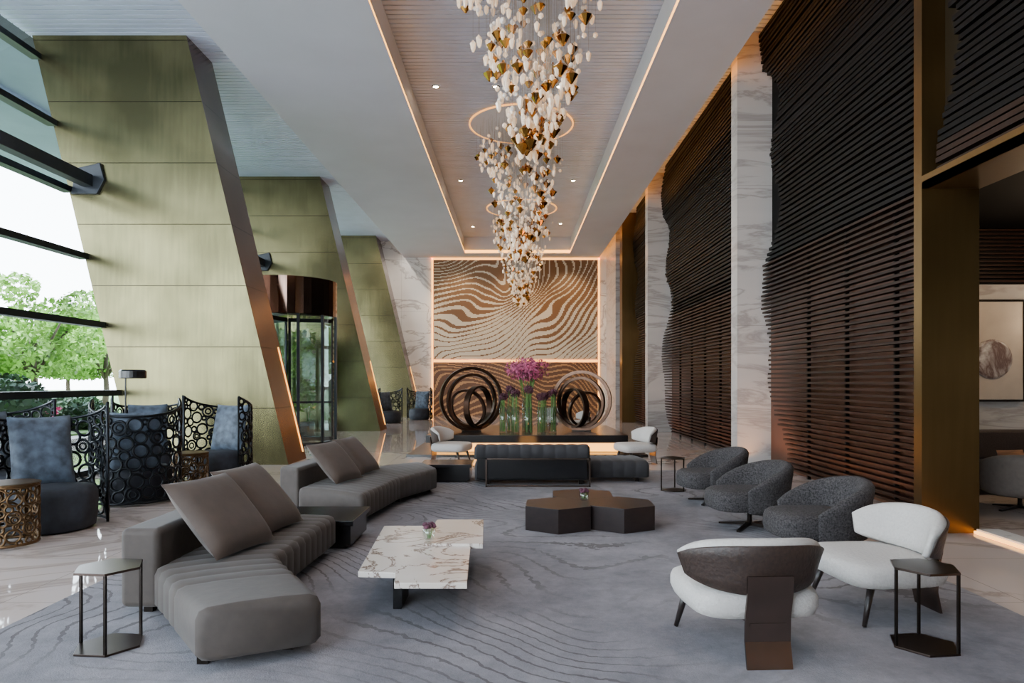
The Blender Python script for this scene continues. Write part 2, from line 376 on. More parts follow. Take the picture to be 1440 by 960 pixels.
struct(MB().box(4.42,4.77,YB,7.0,3.60,TZ).obj('wall_right_upper','upper'))
struct(MB().box(4.70,4.73,YB,6.98,0.004,0.03).obj('trim_7','leds'))
struct(MB().box(4.73,4.95,YB,6.98,0.0,0.05).obj('trim_8','mwall'))

def screen(name,label,y0,y1,wave0,wave1,xb=4.60,z0=0.08,z1=8.0,zsplit=3.7,pitch=0.080,seed=0,posts=True,px=4.73):
    mb=MB(); z=z0
    rnd=random.Random(seed)
    while z<z1:
        a=y0+max(0,wave0(z)); b=y1-max(0,wave1(z)-rnd.uniform(0,.10))
        xo=xb+0.06*sin(z*1.9+seed)+rnd.uniform(-.012,.012)
        th=0.050 if z>zsplit else 0.032
        mb.box(xo-0.05,xo+0.05,a,b,z,z+th,0 if z>zsplit+.25*sin(seed*2+1) else 1)
        z+=pitch
    if posts:
        y=y0+(1.2 if y1-y0>3 else .4)
        while y<y1-(1.0 if y1-y0>3 else .4):
            mb.box(xb+0.08,px,y,y+0.04,z0-0.08,z1,0); y+=1.25
    o=mb.obj(name,['slatd','slatb'],off=(xb,(y0+y1)/2,0)); o['label']=label; o['category']='slat screen'; o['group']='slatted timber wall screens'
    return o
w_none=lambda z:0.0
def wv(amp,ph): return lambda z: amp*(0.5+0.5*sin(z*1.35+ph)*0.75+0.25*sin(z*2.9+ph*2))
L='tall dark timber louvre screen with wavy edge between marble piers'
screen('slat_screen',L,7.18,12.66,w_none,wv(1.15,0.6),seed=1)
screen('slat_screen',L,13.1,21.15,wv(.5,1),wv(1.5,1.6),seed=2)
screen('slat_screen',L,21.65,26.1,wv(.5,2),wv(1.2,2.4),seed=3)
screen('slat_screen',L,26.85,28.5,wv(.2,2),wv(.4,0.4),seed=4)
screen('slat_screen','dark louvre screen above brass doorway',YB+0.2,6.9,w_none,wv(.45,0.2),xb=4.27,z0=3.69,z1=8.0,seed=0,posts=False,pitch=0.07)

def area(name,loc,size,sy,power,col,rot):
    l=bpy.data.lights.new(name,'AREA'); l.shape='RECTANGLE'; l.size=size; l.size_y=sy; l.energy=power; l.color=col
    o=bpy.data.objects.new(name,l); COL.objects.link(o); o.location=loc; o.rotation_euler=rot; return o
def point(name,loc,power,col,rad=0.1):
    l=bpy.data.lights.new(name,'POINT'); l.energy=power; l.color=col; l.shadow_soft_size=rad
    o=bpy.data.objects.new(name,l); COL.objects.link(o); o.location=loc; return o
def spot(name,loc,power,col,ang=80,blend=0.6,tgt=None,rad=0.06):
    l=bpy.data.lights.new(name,'SPOT'); l.energy=power; l.color=col; l.spot_size=radians(ang); l.spot_blend=blend; l.shadow_soft_size=rad
    o=bpy.data.objects.new(name,l); COL.objects.link(o); o.location=loc
    if tgt: o.rotation_euler=(Vector(tgt)-Vector(loc)).to_track_quat('-Z','Y').to_euler()
    return o

# left fins
SL=1.92/8.05
def fin(y,th=1.1):
    mb=MB(); ztop=TZ
    fr=[(-9.04,ztop),(-6.15,ztop),(-4.23,0),(-7.12,0)]
    vs=[(x,y,z) for x,z in fr]+[(x,y+th,z) for x,z in fr]
    mb.add(vs,[(0,3,2,1)],0); mb.add(vs,[(1,2,6,5)],1); mb.add(vs,[(4,5,6,7),(0,4,7,3),(0,1,5,4),(3,7,6,2)],1)
    o=mb.obj('wall_left_fin',['brass','bronze']); struct(o)
    m2=MB()
    def fx(z): return -6.15+(8.05-z)*SL
    a=y+th-0.14; b=a+0.035
    p=[(fx(2.25)+.012,a,2.25),(fx(2.25)+.012,b,2.25),(fx(.15)+.012,b,.15),(fx(.15)+.012,a,.15)]
    q=[(x-.02,yy,z) for x,yy,z in p]
    m2.add(p+q,[(0,1,2,3),(7,6,5,4),(0,3,7,4),(1,5,6,2),(0,4,5,1),(3,2,6,7)])
    struct(m2.obj('trim_9','ledb'))
for y in (12.8,21.6,30.3): fin(y)
def gx(z): return -7.12-(z)*SL
def window(n,y0,y1,vert=()):
    mb=MB()
    mb.add([(gx(0),y0,0),(gx(0),y1,0),(gx(TZ),y1,TZ),(gx(TZ),y0,TZ)],[(0,1,2,3)],0)
    for z in (0.04,1.35,2.62,3.9,5.15,6.4,7.65):
        x=gx(z); mb.box(x-0.10,x+0.08,y0,y1,z-0.055,z+0.055,1)
    for y in vert:
        p=[(gx(0)-.08,0),(gx(0)+.08,0),(gx(TZ)+.08,TZ),(gx(TZ)-.08,TZ)]
        vs=[(x,y,z) for x,z in p]+[(x,y+.06,z) for x,z in p]
        mb.add(vs,[(0,1,2,3),(7,6,5,4),(0,4,5,1),(1,5,6,2),(2,6,7,3),(3,7,4,0)],1)
    struct(mb.obj('window_%d'%n,['glass','frame']))
window(1,YB,12.8,(-1.5,2.0,5.6,))
window(2,13.9,21.6,(17.5,)); window(3,22.7,30.3,(26.5,))
mb=MB().add([(-9.1,YB,0),(-2.0,YB,0),(-2.0,YB,TZ),(-9.1,YB,TZ)],[(0,1,2,3)],0)
for x in (-9,-6.7,-4.4,-2.05): mb.box(x-.04,x+.04,YB-.08,YB+.08,0,TZ,1)
for z in (.05,2.6,5.2,7.9): mb.box(-9,-2.0,YB-.07,YB+.07,z-.05,z+.05,1)
struct(mb.obj('window_4',['glass','frame']))  # unseen window, added behind the camera for frontal fill light
struct(MB().box(-2.0,12.0,YB-.2,YB,0,TZ).obj('wall_back','mwall'))  # unseen back wall, extended to cut the frontal light
def brace(y,x=-7.95,z=5.30,L=9.0):
    t=thing('steel_brace','dark grey steel tie beam bolted to brass fin','beam',(x,y,z),0,'steel tie beams on brass fins')
    MB().box(-.10,.10,-L,-0.08,-.11,.11).obj('beam','steel',t,bevel=.01)
    MB().prism([(-.32,-.24),(.16,-.24),(.30,.02),(.22,.34),(-.22,.24)],0,.07).obj('bracket','steel',t,rot=(radians(90),0,0),bevel=.01)
brace(12.8); brace(21.6,L=7.6)

# ------------------------------------------------------------------ revolving door
D=thing('door_1','revolving glass door with curved mirrored bronze header','door',(-5.85,17.6,0)); D['kind']='structure'
mb=MB(); R=1.25
mb.lathe([(R,3.22),(R,4.12),(R-.08,4.12),(R-.08,3.22)],40); mb.f.pop(); mb.f.pop(); mb.m.pop(); mb.m.pop()
mb.lathe([(R-.05,3.24),(R-.05,3.30)],40); mb.lathe([(R-.05,4.06),(R-.05,4.1)],40)
mb.obj('header','gold2',D,smooth=False)
mb=MB()
for a0,a1 in ((-60,60),(120,240)):
    for k in range(12):
        a=radians(a0+(a1-a0)*k/12); b=radians(a0+(a1-a0)*(k+1)/12)
        mb.add([(R*cos(a),R*sin(a),.05),(R*cos(b),R*sin(b),.05),(R*cos(b),R*sin(b),3.22),(R*cos(a),R*sin(a),3.22)],[(0,1,2,3)])
mb.obj('curved_glass','dglass',D)
mb=MB()
for a in (-60,60,120,240,0,-30,30):
    r=radians(a); mb.box(R*cos(r)-.03,R*cos(r)+.03,R*sin(r)-.03,R*sin(r)+.03,0,3.22)
mb.torus((0,0,.03),R,.04,n=40); mb.obj('post_frame','frame',D)
for k in range(3):
    a=radians(20+120*k)
    w=MB().box(.05,R-.1,-.01,.01,.1,3.1,0)
    w.box(.02,.09,-.025,.025,.02,3.2,1).box(R-.15,R-.09,-.025,.025,.02,3.2,1).box(.05,R-.1,-.025,.025,.02,.12,1).box(.05,R-.1,-.025,.025,3.1,3.2,1).box(.05,R-.1,-.03,.03,1.0,1.05,1)
    w.obj('door_wing',['dglass','frame'],D,rot=(0,0,a))
point('door_canopy_lamp',(-5.85,17.6,3.6),60,(1,.92,.82),.2)

# ------------------------------------------------------------------ exterior
struct(MB().box(-120,-12,-60,140,-0.25,-0.1).obj('ground','pave'))
struct(MB().box(-120,-13.5,9,140,-0.1,-0.04).obj('ground_lawn','grass'))
struct(MB().box(-70,-16.5,22.5,27,-0.04,-0.01).obj('ground_path','pave'))
o=MB().box(-18,-9.8,-5,34,9.2,9.6).box(-13.5,-13.2,-5,34,9.0,9.2).obj('entrance_canopy','conc',off=(-14,15,9.4)); o['label']='pale grey concrete entrance canopy outside the glazing'; o['category']='canopy'; o['kind']='structure'
def leafcloud(mb,blobs,n,size,rnd):
    for i in range(n):
        c,r=rnd.choice(blobs)
        d=Vector((rnd.gauss(0,1),rnd.gauss(0,1),rnd.gauss(0,1))).normalized()
        p=Vector(c)+Vector((d.x*r[0],d.y*r[1],d.z*r[2]))*rnd.uniform(.7,1.05)
        a=Vector((rnd.gauss(0,1),rnd.gauss(0,1),rnd.gauss(0,1))).normalized(); b=a.orthogonal().normalized()
        s=size*rnd.uniform(.6,1.4)
        mb.add([p-a*s,p+b*s*.5,p+a*s,p-b*s*.5],[(0,1,2,3)])
def tree(seed):
    rnd=random.Random(seed)
    t=thing('tree','leafy green tree outside the window','tree',group='garden trees')
    mb=MB().tube([(0,0,-.1),(.1,.05,1.2),(.0,.1,2.4),(.2,0,4.5)],.2,8,r2=.09)
    for k in range(5):
        a=2*pi*k/5+seed; mb.tube([(0,.05,1.8),(cos(a)*1.0,sin(a)*1.0,3.4),(cos(a)*1.9,sin(a)*1.9,4.7)],.1,6,r2=.04)
    mb.obj('trunk','bark',t,smooth=True)
    blobs=[]
    for k in range(26):
        a=rnd.uniform(0,2*pi); q=rnd.uniform(0.2,3.1)
        blobs.append(((cos(a)*q,sin(a)*q,rnd.uniform(2.4,6.9-q*.6)),(1.0,1.0,.75)))
    mb=MB(); leafcloud(mb,blobs,9000,.14,rnd)
    mb.obj('foliage','leaf',t,kind='stuff')
    return t
T1=tree(1); T1.location=(-24,34,-.05); T2=tree(2); T2.location=(-25.5,42.5,-.05)
k=0
for (x,y) in [(-32.5,36),(-36,45.5),(-36.5,56),(-24.5,21),(-26,12),(-24,3),(-46,53),(-47,64),(-56,68),(-28,52),(-36,67)]:  # trees left of the view are added for reflections in the brass
    dup(T1 if k%2 else T2,(x,y,-.05),k*1.3); k+=1
def bush(loc,r,h,mt='leafd',seed=0,lab='clipped round dark green bush'):
    rnd=random.Random(seed); mb=MB(); leafcloud(mb,[((0,0,h*.5),(r,r,h*.5))],2600,.10,rnd)
    mb.lathe([(r*.3,0),(r*.85,h*.25),(r*.9,h*.5),(r*.7,h*.8),(r*.2,h*.93)],14)
    o=mb.obj('bush',mt,loc=loc); o['label']=lab; o['category']='bush'; o['group']='garden bushes'; return o
for i,(x,y,r,h) in enumerate([(-15.6,20.5,1.4,1.9),(-18.5,28.5,1.1,1.2),(-20.3,31.2,1.0,1.1),(-14.6,23.3,.8,.9)]): bush((x,y,-.1),r,h,seed=i)
bush((-17.2,25.0,-.1),.9,.7,'purple',9,'low bush covered with pink purple blossom')

# ------------------------------------------------------------------ adjoining lounge
struct(MB().box(4.96,12,10.5,10.7,0,3.05,0).box(4.96,12,10.5,10.7,3.05,4.0,1).obj('wall_lounge',['pil','backd']))
struct(MB().box(12,12.1,YB,10.7,0,4.0).obj('wall_lounge_side','pil'))
struct(MB().box(4.87,12,YB,10.7,3.9,4.0).obj('ceiling_lounge','backd'))
mb=MB()
for i in range(14): mb.box(4.96,12,10.42,10.49,3.08+i*.06,3.105+i*.06)
struct(mb.obj('trim_10','slatb'))
P=thing('framed_painting','beige panel with round swirling abstract relief on marble wall','painting',(7.36,10.46,2.0))
MB().box(-.42,.42,-.03,0,-.72,.78).obj('canvas','canvas',P,bevel=.01)
MB().box(-.45,-.42,-.05,.01,-.75,.81).box(.42,.45,-.05,.01,-.75,.81).box(-.42,.42,-.05,.01,.78,.81).box(-.42,.42,-.05,.01,-.75,-.72).obj('frame','dmetal',P)
MB().lathe([(.30,0),(.30,.02),(.27,.035)],40).obj('round_relief',marble('swirl_relief',(0.62,0.60,0.58),(0.12,0.07,0.06),1.4,.3,amt=.14,world=False),P,loc=(-.06,-.03,-.1),rot=(radians(90),0,0))
S=thing('wall_sconce','glowing white fabric wall sconce on brass bracket','lamp',(7.98,10.46,2.5))
MB().lathe([(.12,-.25),(.10,.25)],16,(0,-.2,0)).obj('lamp_shade',emis('shade_glow',(1,.8,.55),5),S,smooth=True)
MB().box(-.03,.03,-.2,0,-.33,-.27).box(-.05,.05,-.03,0.02,-.4,-.1).obj('bracket','gold',S)

# ------------------------------------------------------------------ rug
o=MB().box(-3.2,3.35,1.2,11.9,0,0.012).obj('area_rug','rug',off=(0.07,6.5,0)); o['label']='large grey blue rug with dark contour lines'; o['category']='rug'

# ------------------------------------------------------------------ sofas
def feet(t,pts,h=.07,off=(0,0)):
    for x,y in pts: MB().box(-.03,.03,-.03,.03,0,h).obj('foot','dmetal',t,loc=(x-off[0],y-off[1],0))
RZ=0.013
b=(-2.0,5.0,RZ)
S1=thing('modular_sofa','taupe velvet sofa with channel tufted angled chaise','sofa',b)
mb=MB(); channel_body(mb,[(-2.33,6.15),(-2.33,4.42),(-1.655,3.56)],[(-1.60,6.15),(-1.64,4.75),(-1.08,3.84)],.07,.345,pitch=.15,smooth_end=.52)
mb.obj('seat','sofa',S1,off=(b[0],b[1],0),smooth=True)
MB().box(-2.56,-2.30,4.42,6.17,.07,.585).obj('backrest','sofa',S1,off=(b[0],b[1],0),bevel=.045,seg=5)
feet(S1,[(-2.45,4.6),(-2.45,6.0),(-1.75,6.0),(-1.7,3.75),(-1.3,3.95),(-1.75,4.8)],off=b)
def cushion(label,loc,rot,w,h,t,mt,group,name='cushion'):
    mb=MB(); pillow(mb,w,h,t); o=mb.obj(name,mt,loc=loc,rot=rot,smooth=True); o['label']=label; o['category']='cushion'; o['group']=group; return o
cl='large brown velvet cushion leaning on the sofa back'
cushion(cl,(-1.86,4.78,.365+RZ),(radians(-43),0,radians(74)),.64,.66,.19,'cush','sofa cushions')
cushion(cl,(-1.84,5.48,.365+RZ),(radians(-43),0,radians(80)),.64,.66,.19,'cush','sofa cushions')
b=(-2.0,8.6,RZ)
S2=thing('modular_sofa','taupe velvet sofa with channel tufted chaise beside window','sofa',b)
mb=MB(); channel_body(mb,[(-2.45,7.72),(-2.3,9.4),(-1.45,10.3)],[(-1.60,7.22),(-1.42,8.55),(-1.06,9.45)],.07,.345,pitch=.15,smooth_end=.1,amp=.01)
mb.obj('seat','sofa',S2,off=(b[0],b[1],0),smooth=True)
MB().prism([(-2.72,7.90),(-2.45,7.74),(-2.28,9.4),(-2.54,9.45)],.07,.56).obj('backrest','sofa',S2,off=(b[0],b[1],0),bevel=.045,seg=5)
feet(S2,[(-2.5,8.0),(-2.35,9.2),(-1.7,7.4),(-1.5,8.8),(-1.2,9.6),(-1.5,10.05)],off=b)
cushion(cl,(-1.95,8.12,.365+RZ),(radians(-43),0,radians(72)),.60,.60,.17,'cush','sofa cushions')
cushion(cl,(-1.86,8.90,.365+RZ),(radians(-43),0,radians(78)),.60,.60,.17,'cush','sofa cushions')
b=(.7,10.5,RZ)
S3=thing('modular_sofa','charcoal velvet sofa with open metal frame back','sofa',b)
mb=MB(); channel_body(mb,[(-.59,10.16),(1.12,10.16)],[(-.59,11.0),(1.12,11.0)],.07,.36,pitch=.16)
mb.obj('seat','sofad',S3,off=(b[0],b[1],0),smooth=True)
mb=MB(); channel_body(mb,[(-.59,10.04),(1.12,10.04)],[(-.59,10.22),(1.12,10.22)],.40,.61,pitch=.17,r=.04)
mb.obj('backrest','sofad',S3,off=(b[0],b[1],0),smooth=True)
MB().box(-.55,1.08,10.08,10.12,.10,.42).obj('back_panel','black',S3,off=(b[0],b[1],0),bevel=.01)
mb=MB().box(-.42,1.12,10.0,10.02,.40,.42).box(-.42,1.12,10.0,10.02,0,.02)
for x in (-.42,1.10): mb.box(x,x+.02,10.0,10.02,0,.42)
mb.obj('frame','bmetal',S3,off=(b[0],b[1],0))
mb=MB(); channel_body(mb,[(1.16,10.45),(2.08,10.45)],[(1.16,11.25),(2.0,11.25)],.07,.34,pitch=.17)
mb.obj('chaise','sofad',S3,off=(b[0],b[1],0),smooth=True)
feet(S3,[(-.4,10.3),(-.4,10.9),(1.0,10.9),(1.0,10.3),(1.9,10.6),(1.9,11.1),(1.3,11.1)],off=b)
def lowtable(loc,w,d,h,label):
    t=thing('side_table',label,'table',loc)
    MB().box(-w/2,w/2,-d/2,d/2,h-.05,h).obj('top','black',t,bevel=.006)
    MB().box(-w/2+.03,w/2-.03,-d/2+.03,d/2-.03,.04,h-.05).obj('body','black',t)
    MB().box(-w/2+.08,w/2-.08,-d/2+.08,d/2-.08,0,.04).obj('base','black',t)
lowtable((-1.93,6.60,RZ),.92,.74,.27,'low black lacquer table joining two sofas')
lowtable((-1.05,10.75,RZ),.80,.7,.28,'low black lacquer table beside charcoal sofa')

# ------------------------------------------------------------------ coffee tables
b=(-.7,5.1,RZ)
CT=thing('marble_coffee_table','white veined marble coffee table of overlapping slabs','coffee table',b)
MB().prism([(-1.02,4.46),(-.77,4.43),(-.74,4.21),(-.29,4.21),(-.335,5.30),(-.69,5.30),(-.69,5.88),(-1.12,5.88)],.262,.30).obj('slab_top','cmar',CT,off=(b[0],b[1],0),bevel=.004)
MB().prism([(-.685,5.15),(-.33,5.15),(-.235,5.15),(-.27,6.06),(-.685,6.06)],.28,.318).obj('slab_top','cmar',CT,off=(b[0],b[1],0),bevel=.004)
for (x0,x1,y0,y1) in [(-.82,-.76,4.62,4.92),(-.56,-.50,5.4,5.8),(-.95,-.90,5.4,5.7)]:
    MB().box(x0,x1,y0,y1,0,.262).obj('leg','black',CT,off=(b[0],b[1],0),bevel=.004)
MB().box(-.95,-.40,4.8,5.7,.235,.262).obj('under_frame','black',CT,off=(b[0],b[1],0))
b=(.80,7.45,RZ); a=.39
HT=thing('hexagonal_coffee_table','dark stained oak coffee table of three joined hexagons','coffee table',b)
for i,(cx,cy) in enumerate([(-.335,-.18),(.335,-.145),(-.015,.42)]):
    poly=[(cx+a*sin(radians(60*k+3)),cy+a*cos(radians(60*k+3))) for k in range(6)][::-1]
    MB().prism(poly,0,.25+.0005*i).obj('hexagon_block','hexw',HT,bevel=.003)
def small_vase(loc):
    t=thing('flower_vase','small glass bowl of purple flowers on coffee table','vase',loc)
    MB().lathe([(.035,0),(.05,.03),(.05,.09),(.046,.09),(.046,.035),(.03,.01)],18).obj('glass_bowl','vglass',t,smooth=True)
    mb=MB(); rnd=random.Random(3)
    for i in range(14):
        a=rnd.uniform(0,6.28); r=rnd.uniform(0,.045); mb.lathe([(.002,0),(.018,.008),(.02,.02),(.01,.03)],8,(r*cos(a),r*sin(a),.075+rnd.uniform(0,.03)))
    mb.obj('blossoms','plum',t)
    mb=MB()
    for i in range(6): mb.tube([(.01*cos(i),.01*sin(i),.01),(.03*cos(i),.03*sin(i),.085)],.003,5)
    mb.obj('stems','stem',t)
small_vase((-.66,5.30,.318+RZ)); small_vase((.76,7.42,.253+RZ))

# ------------------------------------------------------------------ hexagonal side tables
ST=thing('hexagonal_side_table','smoked bronze hexagonal side table with slim legs','side table',(2.39,3.98,RZ),radians(8),'hexagonal side tables')
hexp=lambda r:[(r*cos(radians(60*k)),r*sin(radians(60*k))) for k in range(6)]
MB().prism(hexp(.19),.452,.466).obj('table_top','tmetal',ST,bevel=.002)
MB().prism(hexp(.19),0,.012).obj('base_plate','tmetal',ST,bevel=.002)
for k in (1,3,5):
    x,y=hexp(.178)[k]; MB().box(x-.007,x+.007,y-.007,y+.007,.012,.452).obj('leg','dmetal',ST)
dup(ST,(-2.36,3.98,RZ),radians(-6)); dup(ST,(2.26,9.7,RZ),radians(10))

# ------------------------------------------------------------------ white lounge chairs
def white_chair():
    t=thing('lounge_chair','ivory upholstered lounge chair with dark shell back','armchair',(0,0,0),0,'ivory lounge chairs')
    rings=[]
    def outl(s,z):
        pts=[]
        for k in range(36):
            a=2*pi*k/36; c,sn=cos(a),sin(a); e=.42
            x=abs(c)**e*(1 if c>0 else -1)*.375*s; y=abs(sn)**e*(1 if sn>0 else -1)*.345*s
            x*=1-0.06*(-y/.345 if y<0 else 0)
            pts.append((x,y+.03,z))
        return pts
    for s,z in [(.86,.235),(.955,.25),(1,.29),(1,.335),(.97,.365),(.88,.385),(.6,.395),(.2,.398)]: rings.append(outl(s,z))
    MB().loft(rings).obj('seat','white',t,smooth=True)
    mb=MB(); arc_shell(mb,radians(78),.385,.33,lambda s:.40+.05*abs(s)**2,lambda s:.658-.09*abs(s)**2.4,.085,lean=.045)
    mb.obj('backrest','white',t,smooth=True,loc=(0,0,0))
    mb=MB(); arc_shell(mb,radians(74),.397,.342,lambda s:.385+.06*abs(s)**2,lambda s:.655-.09*abs(s)**2.4,.02,lean=.048)
    mb.obj('back_shell','shell',t,smooth=True)
    pr=[(-.385,.50),(-.378,.40),(-.35,.28),(-.345,.14),(-.375,0)]
    mb=MB(); rings=[[(-.125,y,z),(.125,y,z),(.125,y+.016,z),(-.125,y+.016,z)] for y,z in pr]
    mb.loft(rings).obj('blade_leg','bmetal',t)
    MB().box(-.10,.10,-.35,-.10,.225,.24).obj('seat_bracket','bmetal',t)
    for sx in (-1,1):
        mb=MB().tube([(sx*.27,.22,.26),(sx*.315,.30,0.004)],.026,10,r2=.014); mb.obj('leg','wood',t,smooth=True)
    return t
W=white_chair(); W.location=(1.35,4.02,RZ); W.rotation_euler=(0,0,facing(-.05,1)); W['label']='ivory lounge chair turned to show its dark shell back'
dup(W,(2.46,4.62,RZ),facing(-1,-.10),'ivory lounge chair with curved back beside bronze side table')
dup(W,(-1.22,13.1,0),facing(1,-.25),'ivory lounge chair with curved back near the plinth')
dup(W,(2.33,13.0,0),facing(-1,-.25),'ivory lounge chair with curved back near the plinth')
dup(W,(1.9,20.5,0),facing(-1,-.2),'ivory lounge chair beyond the flower display')
dup(W,(1.2,22.5,0),facing(-.3,-1),'ivory lounge chair beyond the flower display')

# ------------------------------------------------------------------ tweed swivel chairs
def tweed():
    t=thing('swivel_armchair','dark grey tweed barrel armchair on metal swivel base','armchair',(0,0,0),0,'tweed swivel armchairs')
    mb=MB(); arc_shell(mb,radians(118),.39,.38,lambda s:.215,lambda s:.655-.23*abs(s)**2.0,.11,lean=.055,n=40,rows=6)
    mb.obj('backrest','tweed',t,smooth=True)
    rings=[]
    for s,z in [(.8,.20),(.98,.215),(1,.25),(1,.34),(.96,.385),(.85,.41),(.6,.42),(.2,.425)]:
        pts=[]
        for k in range(30):
            a=2*pi*k/30; c,sn=cos(a),sin(a); e=.55
            pts.append((abs(c)**e*(1 if c>0 else -1)*.31*s,abs(sn)**e*(1 if sn>0 else -1)*.35*s+.09,z))
        rings.append(pts)
    MB().loft(rings).obj('seat','tweed',t,smooth=True)
    MB().lathe([(.03,.02),(.025,.1),(.03,.20),(.10,.205),(.10,.215)],14).obj('post','dmetal',t,smooth=True)
    for k in range(4):
        MB().add([(-.025,0,.03),(.025,0,.03),(.02,.33,.0),(-.02,.33,.0),(-.025,0,.06),(.025,0,.06),(.02,.33,.018),(-.02,.33,.018)],
         [(0,3,2,1),(4,5,6,7),(0,1,5,4),(1,2,6,5),(2,3,7,6),(3,0,4,7)]).obj('base_blade','dmetal',t,rot=(0,0,pi/4+k*pi/2))
    return t
C=tweed(); C.location=(2.68,6.0,RZ); C.rotation_euler=(0,0,facing(-1,-.05))
dup(C,(2.50,7.25,RZ),facing(-1,-.12)); dup(C,(2.55,8.75,RZ),facing(-1,-.12))
LC=dup(C,(6.15,8.3,0),facing(.5,1),'grey beige barrel armchair with striped pillow in lounge'); LC.name='barrel_armchair'
del LC['group']
for c in LC.children:
    if c.type=='MESH' and (c.name.startswith('backrest') or c.name.startswith('seat')):
        c.data=c.data.copy(); c.data.materials[0]=M['beige']
cushion('brown striped pillow on lounge armchair',(6.07,8.25,.46),(radians(-20),0,radians(10)),.38,.28,.10,'orange','lounge pillows','pillow')
LS=thing('lounge_sofa','dark brown sofa against marble wall','sofa',(6.9,9.75,0))
MB().box(-.9,.9,-.4,.4,.08,.42).obj('seat','sofad',LS,bevel=.05); MB().box(-.9,.9,.22,.42,.42,.85).obj('backrest','shell',LS,bevel=.05)
MB().box(-.98,-.8,-.4,.42,.08,.62).obj('armrest','sofad',LS,bevel=.04); MB().box(.8,.98,-.4,.42,.08,.62).obj('armrest','sofad',LS,bevel=.04)
feet(LS,[(-.8,-.3),(.8,-.3),(-.8,.3),(.8,.3)],.08)

# ------------------------------------------------------------------ ornate lattice chairs
def lattice(mb,R,a0,a1,ztop,zb=.04,rmin=.04,rmax=.085,seed=1,tr=.011,full=False):
    rnd=random.Random(seed); pl=[]; W=(a1-a0)*R
    for rad_ in (rmax,rmax*.85,rmax*.7,rmin*1.1,rmin*.8):
        for _ in range(1200):
            u=rnd.uniform(0 if full else rad_,W-(0 if full else rad_)); a=a0+u/R; zt=ztop(a)
            z=rnd.uniform(zb+rad_,zt-rad_)
            ok=True
            for (pu,pz,pr) in pl:
                du=abs(u-pu)
                if full: du=min(du,W-du)
                d2=du*du+(z-pz)**2
                if d2<(pr+rad_-.004)**2: ok=False;break
            if ok: pl.append((u,z,rad_))
    for u,z,rr in pl:
        a=a0+u/R
        rad=Vector((sin(a),-cos(a),0)); tang=Vector((cos(a),sin(a),0))
        mx=Matrix((tang,Vector((0,0,1)),rad)).transposed()
        mb.torus((rad.x*R,rad.y*R,z),rr,tr,mx,n=16,k=4)
        if rr>rmin*1.3 and rnd.random()<.3: mb.torus((rad.x*R,rad.y*R,z),rr*.5,tr*.8,mx,n=12,k=4)
    pts=[(sin(a)*R,-cos(a)*R,ztop(a)) for a in [a0+(a1-a0)*k/30 for k in range(31)]]
    mb.tube(pts,.018,6)
    mb.tube([(x,y,zb) for x,y,z in pts],.016,6)
    for a in (a0,a1): mb.tube([(sin(a)*R,-cos(a)*R,zb-.03),(sin(a)*R,-cos(a)*R,ztop(a))],.016,6)
def lat_chair():
    t=thing('lattice_armchair','black iron ring lattice high back chair with blue cushion','armchair',(0,0,0),0,'ring lattice armchairs')
    mb=MB(); am=radians(105)
    lattice(mb,.52,-am,am,lambda a:1.12+.20*(abs(a)/am)**2.2,tr=.016)
    mb.obj('lattice_back','lblack',t,smooth=True)
    MB().lathe([(.34,0),(.40,.03),(.42,.2),(.42,.38),(.38,.44),(.2,.46)],28,(0,.05,0)).obj('seat','blued',t,smooth=True)
    mb=MB(); pillow(mb,.60,.78,.20); mb.obj('back_cushion','blue',t,loc=(0,-.22,.42),rot=(radians(14),0,0),smooth=True)
    return t
LCH=lat_chair(); LCH.location=(-4.92,7.25,0); LCH.rotation_euler=(0,0,facing(.75,-.65))
dup(LCH,(-4.95,8.95,0),facing(-.45,.9)); dup(LCH,(-4.75,10.9,0),facing(-.25,-.95)); dup(LCH,(-6.2,8.4,0),facing(.9,-.2)); dup(LCH,(-6.0,11.2,0),facing(.5,-.9))
dup(LCH,(-4.75,26.0,0),facing(.7,-.7)); dup(LCH,(-3.9,28.2,0),facing(-.2,-1))
def drum(loc,seed,h=.52,R=.24):
    t=thing('drum_side_table','antique bronze pierced drum table','side table',loc,0,'pierced drum tables')
    mb=MB()
    lattice(mb,R,-pi,pi,lambda a:h-.02,rmin=.028,rmax=.06,seed=seed,tr=.011,full=True); mb.obj('lattice_drum','lbronze',t,smooth=True)
    MB().lathe([(R+.01,h-.02),(R+.02,h-.01),(R+.02,h),(R,h+.006)],28).obj('table_top','lbronze',t)
drum((-4.78,6.45,0),3,.60); drum((-4.75,10.0,0),4)
FL=thing('reading_lamp','slim black floor lamp with flat shade','lamp',(-5.35,9.4,0))
MB().lathe([(.14,0),(.14,.02),(.02,.03)],20).obj('base','black',FL); MB().tube([(0,0,.02),(0,0,1.62)],.011,8).obj('pole','black',FL)
MB().lathe([(.16,1.60),(.17,1.61),(.17,1.70),(.15,1.72)],24,(.10,0,0)).obj('lamp_shade','black',FL,smooth=False)

